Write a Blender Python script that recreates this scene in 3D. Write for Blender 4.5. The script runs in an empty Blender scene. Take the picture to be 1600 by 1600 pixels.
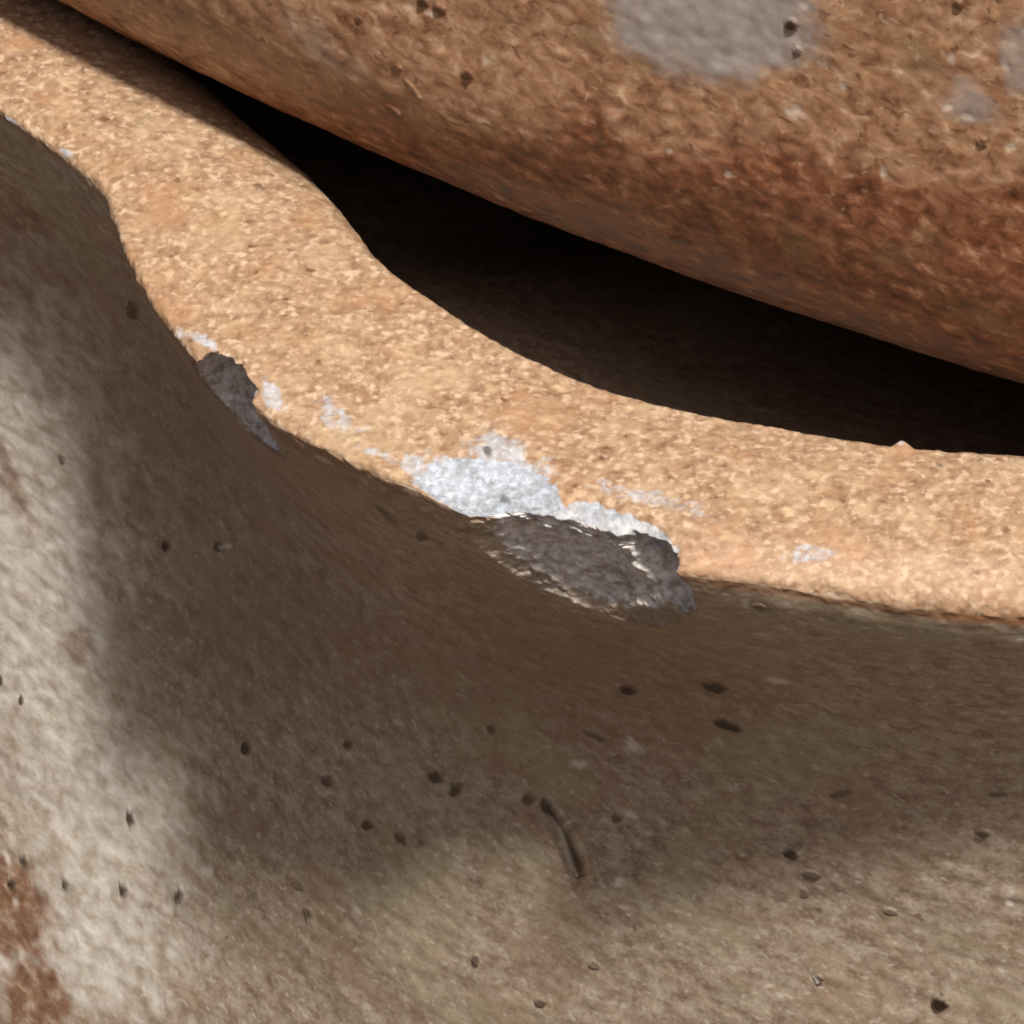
import bpy, math
import numpy as np, time
T0 = time.time()

# ------------------------------------------------------------------ scene, camera, light
scene = bpy.context.scene
MM = 0.001                       # everything is laid out in millimetres round the rim, then scaled
RIM_Z = 0.260                    # height of the lower pot's rim above the ground (m)
ELEV = math.radians(40.0)        # how steeply the camera looks down on the rim
DIST = 350.0                     # camera to rim (mm)
FRAME = 64.0                     # width of the frame at the rim (mm)
PX = 1600.0

f_dir = np.array([0.0, math.cos(ELEV), -math.sin(ELEV)])
u_dir = np.array([0.0, math.sin(ELEV), math.cos(ELEV)])
r_dir = np.array([1.0, 0.0, 0.0])
cam_pos = -DIST * f_dir

cam = bpy.data.cameras.new("camera")
cam.sensor_width = 36.0
cam.lens = 36.0 * DIST / FRAME
cam.clip_start = 0.02
cam.clip_end = 60.0
cam_ob = bpy.data.objects.new("camera", cam)
scene.collection.objects.link(cam_ob)
cam_ob.location = (cam_pos[0] * MM, cam_pos[1] * MM, cam_pos[2] * MM + RIM_Z)
cam_ob.rotation_euler = (math.radians(90.0) - ELEV, 0.0, 0.0)
scene.camera = cam_ob

SUN_EL = math.radians(66.2)
SUN_AZ = math.radians(18.5)      # to the right of the camera
to_sun = np.array([math.cos(SUN_EL) * math.sin(SUN_AZ), -math.cos(SUN_EL) * math.cos(SUN_AZ), math.sin(SUN_EL)])

world = bpy.data.worlds.new("World")
scene.world = world
world.use_nodes = True
wn = world.node_tree
bg = wn.nodes["Background"]
sky = wn.nodes.new("ShaderNodeTexSky")
sky.sky_type = 'NISHITA'
sky.sun_disc = False
sky.sun_elevation = SUN_EL
sky.sun_rotation = math.atan2(to_sun[0], to_sun[1])
sky.dust_density = 8.0
sky.air_density = 0.7
sky.ozone_density = 0.6
wn.links.new(sky.outputs["Color"], bg.inputs["Color"])
bg.inputs["Strength"].default_value = 0.05

sun = bpy.data.lights.new("sun", 'SUN')
sun.energy = 5.0
sun.angle = math.radians(4.4)
sun.color = (1.0, 0.93, 0.84)
sun_ob = bpy.data.objects.new("sun", sun)
scene.collection.objects.link(sun_ob)
from mathutils import Vector
sun_ob.rotation_euler = Vector(to_sun.tolist()).to_track_quat('Z', 'Y').to_euler()
sun_ob.location = (0, 0, 3)

scene.view_settings.view_transform = 'Standard'
scene.view_settings.look = 'None'
scene.view_settings.exposure = 0.0
scene.view_settings.gamma = 1.0
scene.cycles.filter_width = 1.9

# ------------------------------------------------------------------ numpy helpers
def hash3(ix, iy, iz, seed):
    h = (ix.astype(np.uint32) * np.uint32(374761393) + iy.astype(np.uint32) * np.uint32(668265263)
         + iz.astype(np.uint32) * np.uint32(2147483647 - 971) + np.uint32((seed * 974711 + 13) & 0xffffffff))
    h = (h ^ (h >> np.uint32(13))) * np.uint32(1274126177)
    h = (h ^ (h >> np.uint32(16))) * np.uint32(2246822519)
    h = h ^ (h >> np.uint32(15))
    return h.astype(np.float32) * np.float32(2.0 / 4294967295.0) - np.float32(1.0)

def vnoise(p, scale, seed=0):
    """smooth value noise in -1..1; p (N,3) in mm, scale = size of a feature in mm"""
    q = (p / scale).astype(np.float32)
    fl = np.floor(q)
    t = q - fl
    t = t * t * t * (t * (t * 6 - 15) + 10)
    i = fl.astype(np.int64)
    x0, y0, z0 = i[:, 0], i[:, 1], i[:, 2]
    out = 0
    for dx in (0, 1):
        wx = t[:, 0] if dx else 1 - t[:, 0]
        for dy in (0, 1):
            wy = t[:, 1] if dy else 1 - t[:, 1]
            for dz in (0, 1):
                wz = t[:, 2] if dz else 1 - t[:, 2]
                out = out + wx * wy * wz * hash3(x0 + dx, y0 + dy, z0 + dz, seed)
    return out

def fbm(p, scale, octaves=3, seed=0, gain=0.5):
    out, a, s = 0, 1.0, 0.0
    for k in range(octaves):
        out = out + a * vnoise(p, scale / 2 ** k, seed + 17 * k)
        s += a
        a *= gain
    return out / s

def smooth(a, b, x):
    t = np.clip((x - a) / (b - a), 0, 1)
    return t * t * (3 - 2 * t)

def to_px(P):
    """where points (mm, rim-centred) fall in the photograph: used only to lay out the blemishes"""
    d = P - cam_pos
    z = d @ f_dir
    k = PX * DIST / FRAME / z
    return 800 + (d @ r_dir) * k, 800 - (d @ u_dir) * k

def from_px(u, v, z=0.0):
    d = f_dir * DIST + r_dir * ((u - 800) / PX * FRAME) - u_dir * ((v - 800) / PX * FRAME)
    t = (z - cam_pos[2]) / d[2]
    return cam_pos + t * d

def gauss1(y, s):
    n = int(s * 4) + 1
    k = np.exp(-0.5 * (np.arange(-n, n + 1) / s) ** 2)
    k /= k.sum()
    return np.convolve(np.pad(y, n, mode='edge'), k, mode='valid')

def spacing(parts):
    """parts: list of (start, end, n) -> joined samples without doubles"""
    out = []
    for a, b, n in parts:
        out.append(np.linspace(a, b, n, endpoint=False))
    out.append(np.array([parts[-1][1]]))
    return np.concatenate(out)

def grid_normals(P, closed_u=True):
    du = np.roll(P, -1, 0) - np.roll(P, 1, 0)
    dv = np.empty_like(P)
    dv[:, 1:-1] = P[:, 2:] - P[:, :-2]
    dv[:, 0] = P[:, 1] - P[:, 0]
    dv[:, -1] = P[:, -1] - P[:, -2]
    n = np.cross(du, dv)
    return n / np.maximum(np.linalg.norm(n, axis=2, keepdims=True), 1e-12)

def mesh_object(name, V, F, N, attrs, mat, parent, vecs=None):
    """V (n,3) in metres, F (m,4); N vertex normals kept across the seams between parts"""
    used = np.unique(F)
    remap = np.full(len(V), -1, np.int64)
    remap[used] = np.arange(len(used))
    F2 = remap[F]
    me = bpy.data.meshes.new(name)
    me.vertices.add(len(used))
    me.vertices.foreach_set("co", V[used].astype(np.float32).ravel())
    me.loops.add(F2.size)
    me.loops.foreach_set("vertex_index", F2.ravel().astype(np.int32))
    me.polygons.add(len(F2))
    me.polygons.foreach_set("loop_start", np.arange(0, F2.size, 4, dtype=np.int32))
    me.polygons.foreach_set("loop_total", np.full(len(F2), 4, np.int32))
    me.polygons.foreach_set("use_smooth", np.ones(len(F2), dtype=bool))
    me.update(calc_edges=True)
    for k, a in attrs.items():
        at = me.attributes.new(k, 'FLOAT', 'POINT')
        at.data.foreach_set("value", a[used].astype(np.float32))
    for k, a in (vecs or {}).items():
        at = me.attributes.new(k, 'FLOAT_VECTOR', 'POINT')
        at.data.foreach_set("vector", a[used].astype(np.float32).ravel())
    cn = me.attributes.new("custom_normal", 'FLOAT_VECTOR', 'POINT')      # one normal per point, kept across the seams
    cn.data.foreach_set("vector", N[used].astype(np.float32).ravel())
    me.materials.append(mat)
    ob = bpy.data.objects.new(name, me)
    scene.collection.objects.link(ob)
    if parent is not None:
        ob.parent = parent
    return ob

def thing(name, label, cat, loc=(0, 0, 0)):
    o = bpy.data.objects.new(name, None)
    o.empty_display_size = 0.05
    scene.collection.objects.link(o)
    o.location = loc
    o["label"] = label
    o["category"] = cat
    return o

# ------------------------------------------------------------------ material helper
class NT:
    def __init__(self, name):
        self.m = bpy.data.materials.new(name)
        self.m.use_nodes = True
        self.t = self.m.node_tree
        self.b = self.t.nodes["Principled BSDF"]
        tc = self.t.nodes.new("ShaderNodeTexCoord")
        self.pos = self.vmath('SCALE', tc.outputs["Object"], scale=1000.0)     # millimetres
    def n(self, typ): return self.t.nodes.new(typ)
    def put(self, sock, v):
        if hasattr(v, "is_output"): self.t.links.new(v, sock)
        else: sock.default_value = v
    def vmath(self, op, a, b=None, scale=None):
        n = self.n("ShaderNodeVectorMath"); n.operation = op
        self.put(n.inputs[0], a)
        if b is not None: self.put(n.inputs[1], b)
        if scale is not None: self.put(n.inputs["Scale"], scale)
        return n.outputs[0]
    def math(self, op, a, b=0.0, c=None, clamp=False):
        n = self.n("ShaderNodeMath"); n.operation = op; n.use_clamp = clamp
        self.put(n.inputs[0], a); self.put(n.inputs[1], b)
        if c is not None: self.put(n.inputs[2], c)
        return n.outputs[0]
    def noise(self, vec, size, detail=2.0, rough=0.5, dist=0.0):
        n = self.n("ShaderNodeTexNoise")
        self.put(n.inputs["Vector"], vec)
        n.inputs["Scale"].default_value = 1.0 / size
        n.inputs["Detail"].default_value = detail
        n.inputs["Roughness"].default_value = rough
        n.inputs["Distortion"].default_value = dist
        return n.outputs["Fac"]
    def voronoi(self, vec, size, rnd=1.0, out="Distance", feature='F1'):
        n = self.n("ShaderNodeTexVoronoi")
        n.feature = feature
        self.put(n.inputs["Vector"], vec)
        n.inputs["Scale"].default_value = 1.0 / size
        n.inputs["Randomness"].default_value = rnd
        return n.outputs[out]
    def step(self, v, a, b):
        n = self.n("ShaderNodeMapRange"); n.interpolation_type = 'SMOOTHSTEP'
        self.put(n.inputs[0], v); n.inputs[1].default_value = a; n.inputs[2].default_value = b
        n.inputs[3].default_value = 0.0; n.inputs[4].default_value = 1.0
        return n.outputs[0]
    def mix(self, fac, a, b, mode='MIX'):
        n = self.n("ShaderNodeMix"); n.data_type = 'RGBA'; n.blend_type = mode
        n.clamp_factor = True
        self.put(n.inputs[0], fac)
        self.put(n.inputs[6], (*a, 1) if isinstance(a, tuple) else a)
        self.put(n.inputs[7], (*b, 1) if isinstance(b, tuple) else b)
        return n.outputs[2]
    def ramp(self, v, stops):
        n = self.n("ShaderNodeValToRGB")
        e = n.color_ramp.elements
        while len(e) < len(stops): e.new(0.5)
        for k, (p, c) in enumerate(stops):
            e[k].position = p; e[k].color = (*c, 1)
        self.put(n.inputs[0], v)
        return n.outputs[0]
    def attr(self, name, out="Fac"):
        n = self.n("ShaderNodeAttribute"); n.attribute_name = name
        return n.outputs[out]
    def bump(self, h, dist, strength=1.0, normal=None):
        n = self.n("ShaderNodeBump")
        n.inputs["Strength"].default_value = strength
        n.inputs["Distance"].default_value = dist * MM
        self.put(n.inputs["Height"], h)
        if normal is not None: self.t.links.new(normal, n.inputs["Normal"])
        return n.outputs[0]

# --- bare clay, glaze and broken clay of the lower pot, one node tree driven by the marks on its mesh
def stoneware_material():
    k = NT("stoneware")
    p = k.pos
    st = k.attr("along", "Vector")                               # mm along the throwing lines, mm down the wall
    # bare clay of the rim: sandy grains
    g1 = k.noise(p, 0.80, 4.0, 0.62, 0.1)
    g2 = k.noise(p, 0.52, 1.0, 0.5, 0.15)
    big = k.noise(p, 5.5, 3.0, 0.55)
    mid = k.noise(p, 1.7, 2.0, 0.5)
    base = k.ramp(g1, [(0.28, (0.185, 0.105, 0.060)), (0.45, (0.290, 0.186, 0.112)), (0.58, (0.370, 0.252, 0.160)), (0.74, (0.50, 0.375, 0.255))])
    g3 = k.noise(p, 0.95, 2.0, 0.55, 0.0)
    grains = k.step(k.math('ADD', k.math('MULTIPLY', g2, 0.6), k.math('MULTIPLY', g3, 0.4)), 0.50, 0.66)
    base = k.mix(k.math('MULTIPLY', grains, 0.62), base, (0.64, 0.49, 0.355))
    darks = k.step(k.noise(p, 0.70, 2.0, 0.55, 0.0), 0.42, 0.28)
    base = k.mix(k.math('MULTIPLY', darks, 0.5), base, (0.22, 0.105, 0.05))
    base = k.mix(k.math('MULTIPLY', k.step(k.noise(p, 3.2, 3.0, 0.6), 0.52, 0.70), 0.35), base, (0.33, 0.17, 0.075))
    base = k.mix(k.math('MULTIPLY', k.step(big, 0.48, 0.32), 0.35), base, (0.50, 0.38, 0.24))
    base = k.mix(k.step(big, 0.50, 0.70), base, k.mix(0.6, base, (0.37, 0.20, 0.105)))
    base = k.mix(k.math('MULTIPLY', k.step(mid, 0.55, 0.75), 0.35), base, (0.62, 0.45, 0.27))
    specks = k.step(k.noise(p, 0.8, 0.0), 0.20, 0.14)
    base = k.mix(k.math('MULTIPLY', specks, 0.7), base, (0.13, 0.06, 0.03))
    pink = k.attr("pink")
    base = k.mix(k.math('MULTIPLY', pink, 0.2), base, (0.72, 0.52, 0.40))
    # glaze on the wall: grey beige, mottled, streaked along the throwing lines
    sv = k.vmath('MULTIPLY', st, (0.85, 1.0, 1.0))
    w1 = k.noise(p, 7.0, 4.0, 0.55)
    w2 = k.noise(sv, 1.4, 4.0, 0.58, 0.2)
    w3 = k.noise(sv, 0.75, 1.5, 0.5, 0.3)
    glaze = k.ramp(w2, [(0.30, (0.24, 0.168, 0.115)), (0.48, (0.39, 0.305, 0.225)), (0.66, (0.52, 0.44, 0.345))])
    w4 = k.noise(p, 0.38, 2.0, 0.6)
    glaze = k.mix(k.math('MULTIPLY', k.step(w4, 0.52, 0.70), 0.35), glaze, (0.66, 0.59, 0.50))
    glaze = k.mix(k.math('MULTIPLY', k.step(w4, 0.46, 0.30), 0.40), glaze, (0.20, 0.145, 0.10))
    glaze = k.mix(k.math('MULTIPLY', k.step(w1, 0.46, 0.70), 0.55), glaze, (0.36, 0.255, 0.165))
    glaze = k.mix(k.math('MULTIPLY', k.step(k.noise(p, 11.0, 3.0), 0.50, 0.68), 0.45), glaze, (0.44, 0.40, 0.27))
    glaze = k.mix(k.math('MULTIPLY', k.step(w3, 0.60, 0.72), 0.45), glaze, (0.76, 0.70, 0.60))
    glaze = k.mix(k.math('MULTIPLY', k.step(w3, 0.40, 0.30), 0.45), glaze, (0.22, 0.155, 0.10))
    glaze = k.mix(k.math('MULTIPLY', k.step(k.noise(p, 1.0, 1.0), 0.27, 0.19), 0.6), glaze, (0.16, 0.085, 0.045))
    glaze = k.mix(k.attr("pale"), glaze, k.mix(0.85, glaze, k.ramp(w2, [(0.32, (0.50, 0.435, 0.36)), (0.48, (0.68, 0.63, 0.555)), (0.66, (0.86, 0.83, 0.77))])))  # brighter glaze tone painted in for the sunlit strip
    glaze = k.mix(k.attr("rust"), glaze, k.ramp(w2, [(0.3, (0.15, 0.065, 0.034)), (0.5, (0.27, 0.14, 0.082)), (0.68, (0.50, 0.37, 0.26))]))
    shade_amt = k.attr("shade_brown")
    glaze = k.mix(shade_amt, glaze, k.mix(0.6, glaze, (0.26, 0.15, 0.09)))  # shaded wall tinted browner and darker in the glaze colour
    sc = k.step(k.math('ADD', k.attr("scuff"), k.math('MULTIPLY', k.math('SUBTRACT', k.noise(p, 0.7, 4.0, 0.65), 0.5), 1.9)), 0.35, 1.15)
    glaze = k.mix(k.math('MULTIPLY', sc, 0.8), glaze, k.ramp(k.noise(p, 0.55, 3.0, 0.6), [(0.35, (0.26, 0.225, 0.195)), (0.5, (0.46, 0.42, 0.385)), (0.65, (0.78, 0.75, 0.72))]))
    # broken clay
    c1 = k.noise(p, 0.5, 4.0, 0.65, 0.5)
    chip = k.ramp(c1, [(0.32, (0.19, 0.215, 0.25)), (0.48, (0.285, 0.335, 0.395)), (0.66, (0.46, 0.54, 0.63))])
    grey_clay = k.ramp(k.noise(p, 0.75, 4.0, 0.65), [(0.32, (0.33, 0.29, 0.265)), (0.46, (0.60, 0.57, 0.55)), (0.55, (0.78, 0.77, 0.76)), (0.64, (0.93, 0.93, 0.95))])
    chip = k.mix(k.step(k.attr("grey_mix"), 0.0, 0.35), chip, grey_clay)  # lighter, warmer grey clay colour mixed into the breaks
    # which is which
    edge = k.math('ADD', k.attr("glazed"), k.math('MULTIPLY', k.math('SUBTRACT', k.noise(p, 0.7, 3.0, 0.6), 0.5), 0.9))
    col = k.mix(k.step(edge, 0.40, 0.62), base, glaze)
    col = k.mix(k.math('MULTIPLY', k.attr("ring"), 0.9), col, (0.27, 0.115, 0.045))
    cm = k.math('ADD', k.attr("chip"), k.math('MULTIPLY', k.math('SUBTRACT', k.noise(p, 0.55, 3.0, 0.65), 0.5), 0.8))
    cm = k.step(cm, 0.36, 0.60)
    col = k.mix(k.math('MULTIPLY', cm, 0.88), col, chip)
    wm = k.math('MULTIPLY', k.step(k.math('ADD', k.attr("worn"), k.math('MULTIPLY', k.math('SUBTRACT', k.noise(p, 0.55, 4.0, 0.65), 0.5), 1.7)), 0.35, 1.05), 0.72)
    col = k.mix(wm, col, k.ramp(c1, [(0.32, (0.31, 0.31, 0.33)), (0.5, (0.41, 0.45, 0.52)), (0.66, (0.58, 0.65, 0.74))]))
    col = k.mix(k.attr("pit"), col, (0.035, 0.018, 0.010))
    col = k.mix(k.attr("fleck"), col, (0.78, 0.74, 0.66))
    k.put(k.b.inputs["Base Color"], col)
    gl = k.math('MULTIPLY', k.step(edge, 0.40, 0.62), k.math('SUBTRACT', 1.0, cm))
    rough = k.math('SUBTRACT', 0.92, k.math('MULTIPLY', gl, 0.34))
    rough = k.math('ADD', rough, k.math('MULTIPLY', k.math('SUBTRACT', w2, 0.5), 0.3), clamp=True)
    k.put(k.b.inputs["Roughness"], rough)
    k.put(k.b.inputs["Specular IOR Level"], k.math('ADD', 0.2, k.math('MULTIPLY', gl, 0.12)))
    hg = k.math('ADD', k.math('MULTIPLY', g2, 0.8), g1)
    hw = k.math('ADD', k.math('ADD', k.math('MULTIPLY', w2, 0.5), k.math('MULTIPLY', w3, 0.3)), k.math('MULTIPLY', w4, 0.3))
    h = k.n("ShaderNodeMix"); h.data_type = 'FLOAT'
    k.put(h.inputs[0], gl); k.put(h.inputs[2], hg); k.put(h.inputs[3], hw)
    hh = k.math('ADD', h.outputs[0], k.math('MULTIPLY', cm, k.math('MULTIPLY', c1, 0.45)))
    k.put(k.b.inputs["Normal"], k.bump(hh, 0.11, 0.55))
    return k.m

# --- the reddish brown glaze of the upper pot
def brown_material():
    k = NT("brown_glaze")
    p = k.pos
    st = k.attr("along", "Vector")
    sv = k.vmath('MULTIPLY', st, (0.8, 1.0, 1.0))
    a = k.noise(sv, 1.1, 3.5, 0.58, 0.4)
    b = k.noise(sv, 0.72, 1.5, 0.5, 0.5)
    big = k.noise(p, 9.0, 4.0, 0.55)
    big2 = k.noise(p, 5.0, 3.0, 0.5)
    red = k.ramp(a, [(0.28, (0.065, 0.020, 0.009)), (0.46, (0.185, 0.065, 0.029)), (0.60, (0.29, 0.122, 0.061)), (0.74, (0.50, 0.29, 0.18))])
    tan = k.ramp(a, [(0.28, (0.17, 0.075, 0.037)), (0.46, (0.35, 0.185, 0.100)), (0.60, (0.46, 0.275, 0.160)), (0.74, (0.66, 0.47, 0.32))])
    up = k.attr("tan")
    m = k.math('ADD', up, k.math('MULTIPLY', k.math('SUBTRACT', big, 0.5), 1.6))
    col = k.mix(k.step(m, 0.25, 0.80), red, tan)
    col = k.mix(k.math('MULTIPLY', k.step(big2, 0.56, 0.72), 0.5), col, (0.25, 0.165, 0.085))
    col = k.mix(k.math('MULTIPLY', k.step(b, 0.63, 0.72), k.math('ADD', 0.25, k.math('MULTIPLY', up, 0.45))), col, (0.52, 0.35, 0.23))
    col = k.mix(k.math('MULTIPLY', k.step(b, 0.38, 0.28), 0.55), col, (0.10, 0.034, 0.012))
    pale = k.math('ADD', k.attr("pale"), k.math('MULTIPLY', k.math('SUBTRACT', k.noise(p, 1.3, 3.0, 0.6), 0.5), 0.35))
    pm = k.step(pale, 0.10, 0.95)
    col = k.mix(k.math('MULTIPLY', pm, 0.9), col, k.ramp(k.noise(p, 1.1, 3.0), [(0.3, (0.31, 0.275, 0.255)), (0.7, (0.45, 0.425, 0.42))]))
    col = k.mix(k.attr("pit"), col, (0.04, 0.016, 0.008))
    col = k.mix(k.attr("fleck"), col, (0.74, 0.70, 0.63))
    k.put(k.b.inputs["Base Color"], col)
    k.put(k.b.inputs["Roughness"], k.math('ADD', 0.48, k.math('MULTIPLY', k.math('SUBTRACT', a, 0.5), 0.5), clamp=True))
    k.put(k.b.inputs["Specular IOR Level"], 0.4)
    hgt = k.math('ADD', k.math('MULTIPLY', a, 0.8), k.math('MULTIPLY', b, 0.5))
    hgt = k.math('MULTIPLY', hgt, k.math('SUBTRACT', 1.0, k.math('MULTIPLY', pm, 0.8)))
    k.put(k.b.inputs["Normal"], k.bump(hgt, 0.10, 0.5))
    return k.m

def ground_material():
    k = NT("packed_earth")
    p = k.pos
    a = k.noise(p, 60.0, 6.0, 0.6)
    b = k.noise(p, 6.0, 4.0, 0.6)
    col = k.ramp(a, [(0.3, (0.075, 0.052, 0.035)), (0.7, (0.13, 0.095, 0.066))])
    col = k.mix(k.math('MULTIPLY', k.step(b, 0.5, 0.7), 0.4), col, (0.06, 0.042, 0.03))
    k.put(k.b.inputs["Base Color"], col)
    k.b.inputs["Roughness"].default_value = 0.95
    k.put(k.b.inputs["Normal"], k.bump(b, 3.0, 0.6))
    return k.m

MAT_POT = stoneware_material()
MAT_UP = brown_material()
MAT_GND = ground_material()

# ------------------------------------------------------------------ ground
def make_ground():
    n = 60
    xs = np.linspace(-4.0, 4.0, n)
    X, Y = np.meshgrid(xs, xs, indexing='ij')
    P = np.stack([X * 1000, Y * 1000, 0 * X], -1)
    Z = fbm(P.reshape(-1, 3), 900.0, 3, 5).reshape(X.shape) * 0.012 - 0.014
    Z[(np.abs(X - 0.15) < 0.6) & (np.abs(Y - 0.27) < 0.6)] = 0.0
    V = np.stack([X, Y, Z], -1).reshape(-1, 3)
    idx = np.arange(n * n).reshape(n, n)
    F = np.stack([idx[:-1, :-1], idx[1:, :-1], idx[1:, 1:], idx[:-1, 1:]], -1).reshape(-1, 4)
    N = np.tile(np.array([0, 0, 1.0]), (len(V), 1))
    g = mesh_object("ground", V, F, N, {}, MAT_GND, None)
    g["kind"] = "structure"
make_ground()

# ------------------------------------------------------------------ the lower pot
CX, CY = 154.0, 268.0            # pot centre, mm from the middle of the frame
R_LIP, R_IN = 295.0, 276.0       # outer and inner radius of the plain rim

OUTER = [(-330, 15), (-200, 65), (-100, 113), (0, 168), (50, 203), (100, 237), (140, 268), (166, 300), (180, 345), (199, 400), (230, 457),
         (280, 525), (340, 588), (430, 656), (480, 683), (560, 722), (650, 758), (740, 796), (850, 838), (960, 868), (1080, 888),
         (1200, 902), (1300, 912), (1400, 922), (1500, 930), (1600, 937), (1720, 944)]
INNER = [(-330, -327), (-200, -267), (-100, -210), (0, -150), (100, -98), (200, -42), (300, 24), (380, 92), (440, 152), (490, 214), (530, 277),
         (560, 338), (582, 382), (605, 412), (640, 440), (700, 480), (750, 512), (800, 540), (850, 563), (900, 585), (950, 603), (1000, 618),
         (1100, 641), (1200, 660), (1300, 678), (1400, 690), (1500, 699), (1600, 706), (1720, 711)]

def polar(pts):
    P = np.array([from_px(u, v, 0.0) for u, v in pts])
    th = np.arctan2(P[:, 0] - CX, -(P[:, 1] - CY))      # 0 = towards the camera, grows to the right
    r = np.hypot(P[:, 0] - CX, P[:, 1] - CY)
    return th, r

th_o, r_o = polar(OUTER)
th_i, r_i = polar(INNER)
TH0, TH1 = -0.80, -0.325         # part of the turn seen in the frame
theta = spacing([(TH0, TH1, 1240), (TH1, TH1 + 0.12, 60), (TH1 + 0.12, 2 * math.pi + TH0 - 0.1, 300), (2 * math.pi + TH0 - 0.1, 2 * math.pi + TH0, 14)])[:-1]
NU = len(theta)

def rim_radius(th, r, base, sm):
    fine = np.linspace(-1.2, 0.6, 7200)
    t0, t1 = th[0], th[-1]
    ex_t = np.concatenate([[-1.2, t0 - 0.06], th, [t1 + 0.05, t1 + 0.10, t1 + 0.15, 0.6]])
    d = r[-1] - base
    ex_r = np.concatenate([[base, base], r, [base + d * 0.62, base + d * 0.22, base, base]])
    order = np.argsort(ex_t)
    y = np.interp(fine, ex_t[order], ex_r[order])
    y = gauss1(y, sm)
    w = np.where(theta > math.pi, theta - 2 * math.pi, theta)
    return np.interp(w, fine, y, left=base, right=base)

ro = rim_radius(th_o, r_o, R_LIP, 9.0)
ri = rim_radius(th_i, r_i, R_IN, 14.0)
sin_t, cos_t = np.sin(theta), np.cos(theta)
bulge = ro - R_LIP

# how rounded the inner edge is: soft on the left, crisp round the spout
wt = np.where(theta > math.pi, theta - 2 * math.pi, theta)
t_soft = polar([(330, 190)])[0][0]
t_crisp = polar([(640, 470)])[0][0]
rin_r = 8.2 - 7.4 * smooth(t_soft - 0.01, t_crisp, wt)
rout_r = 0.55 + 0.9 * smooth(polar([(1000, 890)])[0][0], polar([(1500, 960)])[0][0], wt)

def neck(d):
    """plain wall radius against depth below the rim (mm)"""
    xs = np.array([0, 2, 5, 9, 14, 20, 30, 42, 55, 70, 90, 120, 150, 180, 210, 240, 258])
    rs = np.array([295, 294.4, 293.0, 291.0, 289.2, 288.0, 287.4, 287.8, 289.0, 291.0, 294.5, 298.0, 299, 293, 276, 248, 226.0])
    fine = np.linspace(0, 258, 2000)
    y = gauss1(np.interp(fine, xs, rs), 16)
    y = y + (295 - y[0])
    return np.interp(d, fine, y)

def bulge_keep(d):
    return 0.60 * np.exp(-(np.maximum(d, 0) / 21.0) ** 2.0) + 0.40 * np.exp(-(np.maximum(d, 0) / 70.0) ** 2.4)

# rows of the profile, from the inside floor up over the rim and down the outside to the foot
n_round_i, n_top, n_round_o = 40, 150, 22
d_in = spacing([(175.0, 60.0, 30), (60.0, 8.0, 60), (8.0, 0.0, 40)])[:-1]          # depth below the rounded inner edge
d_out = spacing([(0.0, 62.0, 640), (62.0, 90.0, 60), (90.0, 258.0, 60)])[1:]
rows = []
kinds = []
for d in d_in:
    fall = 1 - math.exp(-d / 30.0)
    base_in = 276 - 9 * smooth(0, 60, np.array(d)) - 200 * (np.clip((d - 40) / 135.0, 0, 1) ** 2.6)
    rr = ri - rin_r * 0 + 0.0
    shelf = np.clip(d - 6.5, 0, 24.0) / math.tan(math.radians(32)) * (1 - smooth(32, 80, np.array(d)) * 0.6)
    keep = math.exp(-(d / 40.0) ** 2)
    r = base_in + (ri - 276.0) * keep - shelf * smooth(TH0 - 0.35, TH0 - 0.12, wt) * (1 - smooth(TH1 + 0.15, TH1 + 0.45, wt))
    rows.append((r, -(d + rin_r))); kinds.append(2)
for a in np.linspace(0, math.pi / 2, n_round_i):
    rows.append((ri + rin_r * (1 - math.cos(a)), -rin_r * (1 - math.sin(a)))); kinds.append(1)
for t in np.linspace(0, 1, n_top + 2)[1:-1]:
    a0 = ri + rin_r; a1 = ro - rout_r
    crown = 0.35 * math.sin(math.pi * t)
    rows.append((a0 + (a1 - a0) * t, crown + 0 * ro)); kinds.append(1)
for a in np.linspace(0, math.pi / 2, n_round_o):
    rows.append((ro - rout_r * (1 - math.sin(a)), -rout_r * (1 - math.cos(a)))); kinds.append(1)
for d in d_out:
    rows.append((neck(d) + bulge * bulge_keep(d), -(d + rout_r))); kinds.append(0)
rows.append((np.full(NU, 170.0), np.full(NU, -259.0))); kinds.append(0)
NV = len(rows)
kinds = np.array(kinds)
R = np.stack([np.broadcast_to(r, (NU,)) for r, z in rows], 1)
Z = np.stack([np.broadcast_to(z, (NU,)) for r, z in rows], 1)
P = np.stack([CX + R * sin_t[:, None], CY - R * cos_t[:, None], Z], -1)
KIND = np.broadcast_to(kinds[None, :], (NU, NV)).copy()

# coordinates along the throwing lines for the glaze
arc = np.concatenate([[0], np.cumsum(np.linalg.norm(np.diff(P, axis=1), axis=2).mean(0))])
ALONG = np.stack([np.broadcast_to(theta[:, None] * 300.0, (NU, NV)), np.broadcast_to(arc[None, :], (NU, NV)), np.zeros((NU, NV))], -1).reshape(-1, 3)

N = grid_normals(P)
flat = P.reshape(-1, 3)
nf = N.reshape(-1, 3)
view = (wt > TH0 - 0.01) & (wt < TH1 + 0.01)
VIEW = np.repeat(view, NV)
K = KIND.reshape(-1)
U, Vp = to_px(flat)

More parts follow.
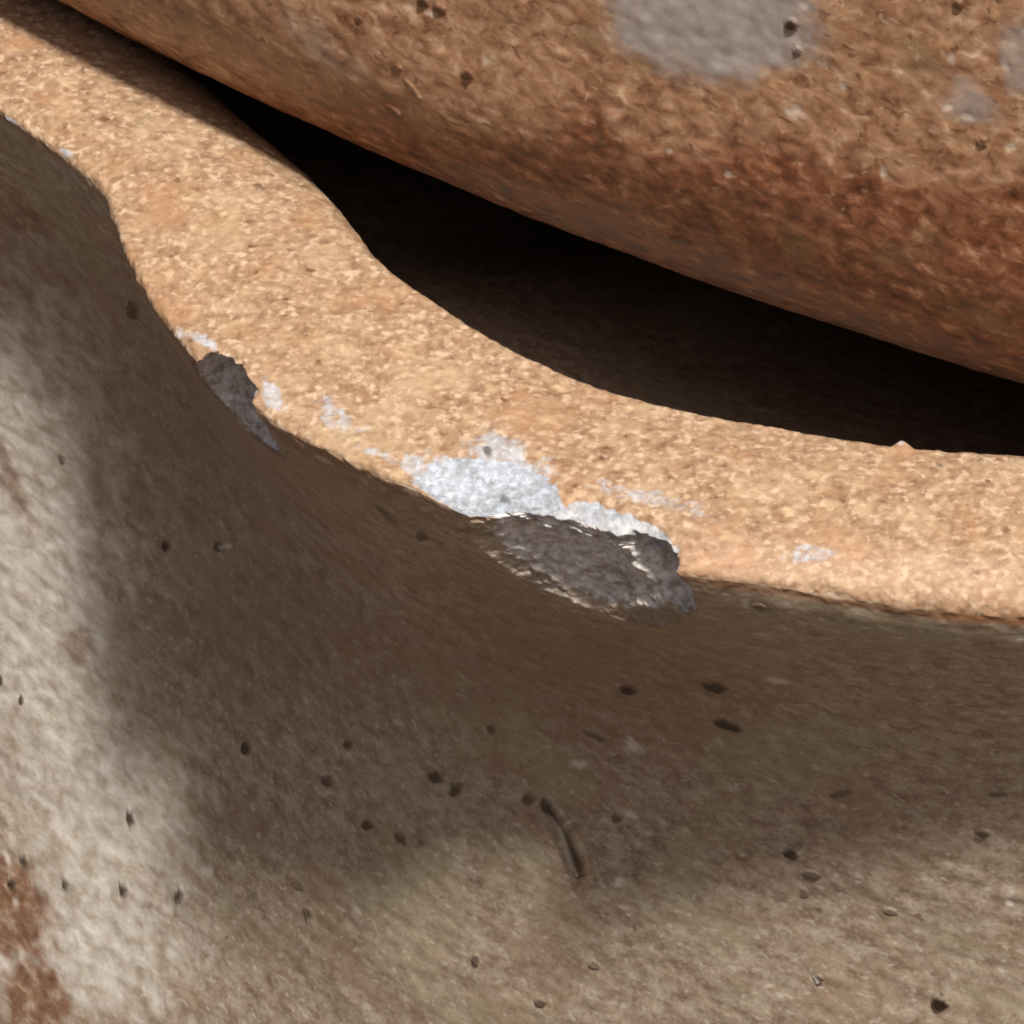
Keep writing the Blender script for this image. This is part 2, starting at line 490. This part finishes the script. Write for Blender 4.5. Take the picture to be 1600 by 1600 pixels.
# gentle unevenness of hand-thrown clay, plus grit on the bare rim
disp = np.zeros(len(flat), np.float32)
near = VIEW
pn = flat[near]
disp[near] += 0.16 * fbm(pn, 9.0, 3, 3)
rimw = (K[near] == 1).astype(np.float32)
grit = vnoise(pn, 0.55, 21) * 0.05 + vnoise(pn, 0.33, 22) * 0.035 + np.maximum(vnoise(pn, 0.8, 25) - 0.55, 0) * 0.18
edge_w = np.exp(-((np.broadcast_to((arc - arc[int(np.argmax((np.arange(NV) > 200) & (kinds == 0)))])[None, :], (NU, NV)).reshape(-1)[near]) / 0.9) ** 2)
disp[near] += edge_w * (0.16 * fbm(pn, 1.5, 3, 26, 0.6) + 0.08 * np.maximum(vnoise(pn, 0.7, 27) - 0.3, 0))
disp[near] += rimw * grit + (1 - rimw) * (vnoise(pn, 1.1, 23) * 0.03 + vnoise(ALONG[near] * np.array([0.35, 1, 1]), 0.9, 24) * 0.03)

attrs = {a: np.zeros(len(flat), np.float32) for a in ("glazed", "chip", "grey_mix", "worn", "pit", "fleck", "pale", "rust", "shade_brown", "ring", "pink", "scuff")}

# glaze starts just under the outer edge
dout = np.full(NV, -9.0)
first_wall = int(np.argmax((np.arange(NV) > 200) & (kinds == 0)))
arc_edge = arc[first_wall]
dist_edge = np.broadcast_to((arc - arc_edge)[None, :], (NU, NV)).reshape(-1)
attrs["glazed"][:] = np.where(K == 1, smooth(-0.9, 0.5, dist_edge), 1.0)
attrs["ring"][:] = np.exp(-((dist_edge - 0.25) / 0.55) ** 2) * (0.45 + 0.30 * smooth(980, 1100, U) + 0.25 * smooth(1350, 1560, U))
attrs["pink"][:] = np.exp(-((dist_edge + 2.0) / 2.0) ** 2) * smooth(950, 1150, U)

def blob(u, v, ru, rv, ang=0.0, soft=0.35, wob=0.0, seed=0, grain=1.6):
    """0..1 patch centred where the photograph shows it"""
    c, s = math.cos(math.radians(ang)), math.sin(math.radians(ang))
    reach = max(ru, rv) * (1 + soft + wob)
    near_ = np.where(VIEW & (np.abs(U - u) < reach) & (np.abs(Vp - v) < reach))[0]
    x, y = U[near_] - u, Vp[near_] - v
    a = (x * c + y * s) / ru
    b = (-x * s + y * c) / rv
    d = np.sqrt(a * a + b * b)
    if wob:
        d = d + wob * fbm(flat[near_], grain, 3, seed)
    out = np.zeros(len(flat), np.float32)
    out[near_] = 1 - smooth(1 - soft, 1 + soft, d)
    return out

WALL = (K == 0)
RIM = (K == 1)

# --- chips: bites of a ball out of the outer edge -------------------------------------------------
label_of = np.zeros(len(flat), np.int32)      # 0 = none, 1.. = which chip / pit
extra = []                                    # names of the labelled pieces
moved = np.zeros(len(flat), np.float32)
CHIP_BITES = []
def bite(u, v, z, offs, axes, ang, push, rough, seed, grey_mix=0.0, name="chip", soft=0.45):
    """carve an ellipsoid. (u,v,z): point of the edge; offs = (along, outward, up) of its centre; axes likewise, ang = turn about the vertical"""
    global flat
    c0 = from_px(u, v, z)
    out = np.array([c0[0] - CX, c0[1] - CY, 0.0]); out /= np.linalg.norm(out)
    a = math.radians(ang)
    out = np.array([out[0] * math.cos(a) - out[1] * math.sin(a), out[0] * math.sin(a) + out[1] * math.cos(a), 0])
    tan = np.array([-out[1], out[0], 0.0])
    up = np.array([0, 0, 1.0])
    C = c0 + tan * offs[0] + out * offs[1] + up * offs[2]
    B = np.stack([tan / axes[0], out / axes[1], up / axes[2]])       # to the unit ball
    sel = np.where(VIEW & (K != 2) & (np.linalg.norm(flat - C, axis=1) < max(axes) * 1.6))[0]
    q = (flat[sel] - C) @ B.T
    q = q * (1 + rough * fbm(flat[sel], 1.5, 4, seed, 0.6))[:, None]
    m = -(out * push[0] + up * push[1]) ; m = m / np.linalg.norm(m)
    mq = B @ m
    A = mq @ mq
    Bq = q @ mq
    Cq = (q * q).sum(1) - 1
    inside = Cq < 0
    t = np.where(inside, (-Bq + np.sqrt(np.maximum(Bq * Bq - A * Cq, 0))) / A, 0)
    flat[sel] = flat[sel] + t[:, None] * m
    moved[sel] = np.maximum(moved[sel], t)
    hit = sel[t > 0.03]
    attrs["chip"][hit] = np.maximum(attrs["chip"][hit], smooth(0.02, soft, t[t > 0.03]))
    if grey_mix: attrs["grey_mix"][hit] = np.maximum(attrs["grey_mix"][hit], grey_mix)
    extra.append(name)
    label_of[hit] = len(extra)

flat = flat + nf * disp[:, None]
for (u, v, ru, rv, dep) in [(640, 1420, 330, 260, 0.7)]:       # shallow hollow added to the wall, shaped to lower the lip's shadow edge
    e = np.exp(-(((U - u) / ru) ** 2 + ((Vp - v) / rv) ** 2) * 1.6) * (VIEW & (K == 0))
    flat = flat - nf * (dep * e)[:, None]
# small notch and its pale bevelled edge
bite(338, 572, 0.0, (-0.6, 5.2, 13.3), (9.5, 15.0, 15.0), 20, (0.2, 1.0), 0.03, 66, 0.0)
bite(350, 585, -0.3, (0.0, 3.0, -4.2), (4.6, 8.5, 5.3), 16, (1.0, 0.1), 0.09, 61, 0.7, soft=0.9)
# the white flake beside the large break: a shallow slanting facet
bite(745, 782, 0.0, (0.0, 0.6, 16.2), (20.0, 15.0, 17.0), 6, (0.2, 1.0), 0.012, 62, 0.0)
# bevelled upper edge of the large break
bite(905, 850, 0.0, (0.8, 11.6, 25.6), (24.0, 30.0, 30.0), -2, (0.2, 1.0), 0.012, 65, 0.16)
# the large break, undercut
bite(915, 850, -0.3, (0.3, 14.0, -14.0), (16.0, 19.9, 23.3), -3, (1.0, 0.1), 0.032, 63, 0.5, soft=2.2)
bite(1000, 868, -0.3, (0.0, 3.0, -4.0), (4.2, 7.0, 6.0), -14, (1.0, 0.1), 0.10, 64, 0.1)

for (u, v, ru, rv, an, s) in [(315, 530, 36, 14, 24, 1), (428, 615, 34, 16, 58, 2), (530, 648, 44, 24, 22, 3), (1262, 866, 46, 15, 2, 4), (1020, 780, 80, 16, 14, 5),
                              (690, 740, 52, 30, 25, 6), (790, 730, 66, 46, 18, 7), (105, 240, 12, 6, 30, 8), (15, 190, 22, 6, 30, 9), (600, 712, 44, 9, 22, 10)]:
    w_ = 0.75 if s in (3, 4, 5, 10) else 1.0
    attrs["worn"] = np.maximum(attrs["worn"], w_ * blob(u, v, ru, rv, an, 0.65, 0.7, 70 + s, 1.3) * RIM)

ci = np.where(attrs["chip"] > 0.3)[0]
flat[ci] += nf[ci] * (0.09 * fbm(flat[ci], 1.1, 3, 171, 0.7))[:, None]
attrs["grey_mix"][ci] = np.clip(attrs["grey_mix"][ci] * (0.9 + 0.9 * fbm(flat[ci], 1.6, 3, 172)), 0, 1)

# --- pits, nicks and the gouge in the glaze ----------------------------------------------------
PITS = [(1468, 1567, 14, 13, 0, 1.0), (848, 1563, 11, 7, 10, .7), (1278, 1530, 10, 9, 40, .7), (1238, 1333, 14, 10, 25, .9), (1117, 1075, 22, 7, 14, .9),
        (980, 1080, 15, 6, 16, .9), (1138, 1134, 23, 7, 13, .9), (685, 1210, 12, 10, 20, .8), (717, 1228, 11, 11, 40, .8), (580, 1284, 9, 8, 0, .8),
        (515, 1219, 10, 9, 10, .7), (547, 1162, 7, 7, 0, .7), (387, 1168, 9, 11, 0, .9), (205, 1278, 8, 11, 0, .9), (195, 1388, 8, 10, 0, .9),
        (281, 1398, 9, 9, 20, .9), (103, 1382, 6, 9, 0, .8), (260, 853, 8, 9, 0, .9), (341, 855, 9, 8, 30, .7), (20, 1379, 8, 9, 0, .9),
        (490, 1422, 8, 8, 0, .6), (750, 1492, 7, 10, 0, .7), (965, 1279, 9, 7, 10, .7), (1535, 1300, 15, 8, 10, .8), (1315, 1240, 18, 6, -8, .6),
        (1270, 1366, 16, 7, 8, .6), (634, 1304, 14, 8, 40, .7), (400, 1394, 10, 10, 0, .45), (35, 1092, 5, 9, 0, .9), (2, 1060, 5, 9, 0, .9),
        (660, 838, 10, 8, 20, .7), (98, 716, 6, 8, 0, .6), (208, 484, 8, 15, -10, .7), (829, 1245, 12, 9, 0, .7), (857, 1256, 8, 14, -20, .8),
        (1258, 1396, 9, 7, 0, .5), (1560, 1240, 16, 5, 0, .6), (1392, 1425, 14, 5, 12, .6), (930, 1505, 10, 7, 20, .5), (38, 1346, 7, 10, -15, .8),
        (1186, 950, 12, 6, 10, .5), (768, 1140, 6, 7, 0, .6), (476, 1380, 9, 7, 0, .4), (605, 805, 22, 6, 38, .5), (930, 1150, 20, 5, 22, .6), (762, 703, 8, 6, 20, .75), (788, 770, 8, 5, 40, .5), (405, 292, 9, 4, 15, .6), (1468, 726, 8, 4, 35, .6), (1180, 727, 14, 4, 5, .35), (665, 1308, 5, 9, 0, .3)]
for (u, v, ru, rv, an, dk) in PITS:
    bl = blob(u, v, ru * 0.92, rv * 0.92, an, 0.40, 0.45, int(u) % 97, 0.5) * (K != 2)
    idx = np.where(bl > 0.02)[0]
    flat[idx] -= nf[idx] * (0.26 * dk * smooth(0.35, 1.0, bl[idx]))[:, None] * min(1.0, min(ru, rv) / 9.0)
    attrs["pit"][idx] = np.maximum(attrs["pit"][idx], bl[idx] * dk)
    if min(ru, rv) >= 7 and dk >= .7 and (u, v) != (1278, 1530):
        extra.append("glaze_pit")
        label_of[idx[bl[idx] > 0.5]] = len(extra)
# gouge: a curved cut with a pale-coloured edge on its left
gx = np.array([868, 880, 890, 898, 905, 911, 914]); gy = np.array([1256, 1270, 1288, 1306, 1324, 1342, 1357])
gw = np.array([3.0, 5, 7, 8.5, 9.5, 9.5, 7])
best = np.full(len(flat), 1e9); side = np.zeros(len(flat)); wid = np.ones(len(flat))
sel = np.where(VIEW & WALL & (np.abs(U - 890) < 70) & (np.abs(Vp - 1306) < 90))[0]
ty = np.clip(Vp[sel], gy[0], gy[-1])
cxg = np.interp(ty, gy, gx); wg = np.interp(ty, gy, gw)
dx = U[sel] - cxg; dy = Vp[sel] - ty
dd = np.hypot(dx, dy) / wg
cut = (1 - smooth(0.55, 1.1, dd)).astype(np.float32)
lipm = np.exp(-(((dx + wg * 1.35) / 7.0) ** 2)) * (np.abs(dy) < 1) * smooth(1262, 1290, Vp[sel])
flat[sel] += nf[sel] * (-0.7 * cut)[:, None]
attrs["pit"][sel] = np.maximum(attrs["pit"][sel], cut * 0.95 * (1 - lipm))
attrs["fleck"][sel] = np.maximum(attrs["fleck"][sel], lipm)
extra.append("gouge"); label_of[sel[cut > 0.5]] = len(extra)

for (u, v, ru, rv, an) in [(905, 1195, 12, 7, 10), (985, 1272, 12, 5, 30), (126, 1228, 10, 8, 0), (167, 1392, 8, 10, 0), (263, 1418, 9, 5, 20), (65, 1211, 5, 9, 0),
                           (1215, 1063, 16, 5, 8), (1165, 942, 6, 6, 0), (1585, 995, 18, 4, 0), (1275, 1530, 8, 4, 45), (25, 1410, 4, 9, -25), (12, 1340, 4, 10, -25),
                           (968, 1378, 7, 6, 0), (1578, 1411, 6, 6, 0), (240, 1550, 10, 22, -30), (325, 1362, 10, 8, 0), (990, 1165, 16, 6, 40), (353, 855, 7, 5, 0)]:
    bl = blob(u, v, ru, rv, an, 0.6, 0.7, int(u) % 89, 0.5) * WALL
    attrs["fleck"] = np.maximum(attrs["fleck"], bl * 0.7)
    flat += nf * (bl * 0.06)[:, None]
for (u, v, ru, rv, an, s) in [(8, 1420, 55, 90, -28, 1), (50, 1570, 60, 55, 25, 2), (12, 745, 22, 75, -22, 3), (10, 330, 60, 40, 0, 4), (120, 1010, 24, 26, 0, 5)]:
    k_ = 0.95 if s < 3 else 0.55
    attrs["rust"] = np.maximum(attrs["rust"], blob(u, v, ru, rv, an, 0.45, 0.7, 90 + s) * WALL * k_)
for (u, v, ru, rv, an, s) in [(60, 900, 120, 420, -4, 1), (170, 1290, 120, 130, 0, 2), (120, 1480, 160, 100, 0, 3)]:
    attrs["pale"] = np.maximum(attrs["pale"], blob(u, v, ru, rv, an, 0.6, 0.6, 110 + s) * WALL)  # sunlit strip on the left wall, brightened in the glaze colour
for (u, v, ru, rv, an, s) in [(360, 620, 260, 210, 40, 1), (430, 960, 160, 130, 10, 2), (900, 1050, 330, 130, 8, 3), (60, 420, 150, 70, 20, 4)]:
    attrs["shade_brown"] = np.maximum(attrs["shade_brown"], blob(u, v, ru, rv, an, 0.7, 0.6, 130 + s) * WALL * 0.8)  # shade under the lip, painted as brown into the glaze

for (u, v, ru, rv, an, s) in [(905, 900, 150, 62, 16, 1), (960, 945, 80, 40, 10, 2), (380, 640, 60, 30, 45, 3), (660, 770, 110, 12, 26, 4)]:
    attrs["scuff"] = np.maximum(attrs["scuff"], (0.9 if s == 1 else 0.6) * blob(u, v, ru, rv, an, 0.8, 0.5, 150 + s) * WALL)

# grit standing on the inner edge
for (u, v, rr) in [(1412, 690, 11)]:
    bl = blob(u, v, rr * 1.3, rr, 0, 0.6) * RIM
    flat += np.array([0, 0.3, 0.5]) * bl[:, None]
    attrs["worn"] = np.maximum(attrs["worn"], bl)

P2 = flat.reshape(NU, NV, 3)
N2 = grid_normals(P2).reshape(-1, 3)
VM = flat * MM + np.array([0, 0, RIM_Z])

ORIGIN = np.array([CX * MM, CY * MM, 0.0])
pot = thing("clay_pot", "grey-beige glazed pot with a chipped bare tan rim bulging into a lip", "pot", tuple(ORIGIN))
VL = VM - ORIGIN
idx = np.arange(NU * NV).reshape(NU, NV)
nxt = np.roll(idx, -1, 0)
FQ = np.stack([idx[:, :-1], nxt[:, :-1], nxt[:, 1:], idx[:, 1:]], -1).reshape(-1, 4)
fk = np.broadcast_to(kinds[None, :-1], (NU, NV - 1)).reshape(-1)
fl = label_of[FQ]
face_lab = np.where((fl == fl[:, :1]).all(1), fl[:, 0], 0)
vecs = {"along": ALONG}
NAMES = {0: "wall", 1: "rim", 2: "inner_wall"}
for kd in (0, 1, 2):
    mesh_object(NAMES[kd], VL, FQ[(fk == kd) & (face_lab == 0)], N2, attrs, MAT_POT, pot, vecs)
LABELS = {1: "pale bevelled edge of the small notch", 2: "small notch with a dark hollow", 3: "white slanting flake scar on the rim", 4: "pale grey bevelled edge of the large break",
          5: "large dark undercut break with grey crumbly clay", 6: "steep grey end of the large break"}
for li, nm in enumerate(extra, 1):
    ff = FQ[face_lab == li]
    if len(ff) == 0: continue
    o = mesh_object(nm, VL, ff, N2, attrs, MAT_POT, pot, vecs)
    if li in LABELS: o["label"] = LABELS[li]

# ------------------------------------------------------------------ the upper pot, nested in the lower one
UX, UY = 154.5, 265.0
U_SIL_R, U_SIL_Z, RHO = 280.0, 0.0, 22.0
r_max = U_SIL_R + RHO * (1 - math.cos(math.radians(50)))
z_c = U_SIL_Z + RHO * math.sin(math.radians(50))
prof = []
# inside floor -> inside wall -> rim -> outside wall -> curved underside -> foot
T = 13.0
def arc_pts(r_off, a0, a1, n):
    return [(r_max - RHO + (RHO - r_off) * math.cos(a), z_c + (RHO - r_off) * math.sin(a)) for a in np.linspace(a0, a1, n)]
z_top = z_c + 150.0
def side(h): return r_max - 0.0009 * min(h, 70.0) ** 2 - max(h - 70.0, 0) * 0.05      # outer wall above the belly
r_t = side(150.0)
zb = z_c - RHO
inner = [(0.5, zb - 30 + T), (150.0, zb - 30 + T), (210.0, zb - 12 + T * .9)] + arc_pts(T, -1.2, 0.0, 14) + [(side(h) - T, z_c + h) for h in (30, 60, 110, 140)] + [(r_t - T + 0.5, z_top - 4)]
rimp = [(r_t - T / 2 - (T / 2 - 0.5) * math.cos(a), z_top - 4 + 5 * math.sin(a)) for a in np.linspace(0.05, math.pi - 0.05, 12)]
outer_hi = [(side(h), z_c + h) for h in (142, 120, 95, 75, 60)]
prof = inner + rimp + outer_hi
outer_arc = [(side(h), z_c + h) for h in np.linspace(52, 0.06, 470)]
outer_arc += [(r_max - RHO + RHO * math.cos(a), z_c + RHO * math.sin(a)) for a in np.linspace(0, math.radians(-66), 250)]
i_dense0 = len(prof)
prof += outer_arc
rl, zl = outer_arc[-1]
prof += [(rl - 12, zl - 5), (rl - 40, zl - 14), (210.0, zl - 24), (170.0, zl - 30), (168, zl - 36), (0.5, zl - 36)]
prof = np.array(prof)
th_u = spacing([(-0.86, -0.28, 1050), (-0.28, 0.05, 60), (0.05, 2 * math.pi - 1.0, 220), (2 * math.pi - 1.0, 2 * math.pi - 0.86, 20)])[:-1]
nU, nV = len(th_u), len(prof)
PU = np.stack([UX + prof[None, :, 0] * np.sin(th_u)[:, None], UY - prof[None, :, 0] * np.cos(th_u)[:, None], np.broadcast_to(prof[None, :, 1], (nU, nV))], -1)
NUp = grid_normals(PU).reshape(-1, 3)
flat = PU.reshape(-1, 3).copy()
nf = NUp
U, Vp = to_px(flat)
dense_row = np.zeros(nV, bool); dense_row[i_dense0:i_dense0 + len(outer_arc)] = True
wu = np.where(th_u > math.pi, th_u - 2 * math.pi, th_u)
VIEW = (((wu > -0.87) & (wu < -0.27))[:, None] & dense_row[None, :]).reshape(-1)
arc = np.concatenate([[0], np.cumsum(np.linalg.norm(np.diff(prof, axis=0), axis=1))])
ALONG = np.stack([np.broadcast_to(th_u[:, None] * 300.0, (nU, nV)), np.broadcast_to(arc[None, :], (nU, nV)), np.full((nU, nV), 7.0)], -1).reshape(-1, 3)
at2 = {a: np.zeros(len(flat), np.float32) for a in ("pale", "pit", "fleck", "tan")}
d2 = np.zeros(len(flat), np.float32)
pn = flat[VIEW]
d2[VIEW] = 0.10 * fbm(pn, 6.0, 3, 201) + 0.035 * vnoise(pn, 0.9, 202) + 0.03 * vnoise(ALONG[VIEW] * np.array([0.4, 1, 1]), 0.7, 203)
flat = flat + nf * d2[:, None]
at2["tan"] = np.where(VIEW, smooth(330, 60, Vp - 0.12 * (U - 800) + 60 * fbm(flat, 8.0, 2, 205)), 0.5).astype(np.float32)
at2["pale"] = np.maximum(blob(1115, 28, 165, 92, 8, 0.45, 0.25, 211), np.maximum(0.62 * blob(1520, 165, 55, 32, 30, 0.7, 0.7, 212), 0.6 * blob(1590, 95, 30, 60, 0, 0.7, 0.6, 213)))
at2["pale"] = np.maximum(at2["pale"], 0.40 * blob(500, 75, 90, 28, 38, 0.8, 0.5, 214))
PITS2 = [(1237, 37, 10, 9, 0, 1.0), (1247, 79, 6, 6, 0, .6), (1498, 6, 9, 8, 20, .8), (730, 117, 9, 8, 0, .8), (662, 3, 11, 9, 0, .9), (688, 14, 10, 6, 15, .8), (620, 106, 8, 7, 0, .6),
         (645, 140, 4, 18, -38, .6), (615, 172, 18, 5, 38, .6), (1535, 222, 9, 9, 0, .6), (560, 30, 6, 6, 0, .5), (1062, 375, 16, 5, 12, .4)]
lab2 = np.zeros(len(flat), np.int32); extra2 = []
for (u, v, ru, rv, an, dk) in PITS2:
    bl = blob(u, v, ru, rv, an, 0.3, 0.25, int(u) % 83)
    ix = np.where(bl > 0.02)[0]
    flat[ix] -= nf[ix] * (0.25 * dk * smooth(0.35, 1.0, bl[ix]))[:, None]
    at2["pit"][ix] = np.maximum(at2["pit"][ix], bl[ix] * dk)
    if dk >= .8:
        extra2.append("glaze_pit"); lab2[ix[bl[ix] > .5]] = len(extra2)
for (u, v, ru, rv, an) in [(1257, 7, 9, 6, 0), (1571, 103, 7, 9, 0), (1480, 168, 8, 6, 0), (1512, 182, 9, 6, 30), (1242, 176, 18, 9, 10), (1316, 133, 7, 9, -30), (1380, 268, 5, 8, 0),
                           (757, 95, 6, 7, 0), (672, 21, 9, 4, 15), (1048, 235, 6, 6, 0), (1138, 272, 5, 5, 0), (1580, 229, 8, 6, 0), (1487, 90, 6, 8, 0)]:
    bl = blob(u, v, ru * 0.9, rv * 0.9, an, 0.6, 0.7, int(u) % 79, 0.5)
    at2["fleck"] = np.maximum(at2["fleck"], 0.42 * bl)
    flat += nf * (bl * 0.04)[:, None]
N3 = grid_normals(flat.reshape(nU, nV, 3)).reshape(-1, 3)
UO = np.array([UX * MM, UY * MM, 0.0])
upper = thing("clay_pot", "reddish-brown mottled pot with pale grey patch, nested above the chipped rim", "pot", (UX * MM, UY * MM, RIM_Z + (zl - 36) * MM))
VU = flat * MM + np.array([0, 0, RIM_Z]) - np.array(upper.location)
idx = np.arange(nU * nV).reshape(nU, nV); nxt = np.roll(idx, -1, 0)
FU = np.stack([idx[:, :-1], nxt[:, :-1], nxt[:, 1:], idx[:, 1:]], -1).reshape(-1, 4)
rowi = np.broadcast_to(np.arange(nV - 1)[None, :], (nU, nV - 1)).reshape(-1)
fl = lab2[FU]; face_lab = np.where((fl == fl[:, :1]).all(1), fl[:, 0], 0)
i_rim0, i_rim1 = len(inner), len(inner) + len(rimp)
vec2 = {"along": ALONG}
mesh_object("inner_wall", VU, FU[(rowi < i_rim0) & (face_lab == 0)], N3, at2, MAT_UP, upper, vec2)
mesh_object("rim", VU, FU[(rowi >= i_rim0) & (rowi < i_rim1) & (face_lab == 0)], N3, at2, MAT_UP, upper, vec2)
mesh_object("wall", VU, FU[(rowi >= i_rim1) & (face_lab == 0)], N3, at2, MAT_UP, upper, vec2)
for li, nm in enumerate(extra2, 1):
    ff = FU[face_lab == li]
    if len(ff): mesh_object(nm, VU, ff, N3, at2, MAT_UP, upper, vec2)

print('script', time.time() - T0)
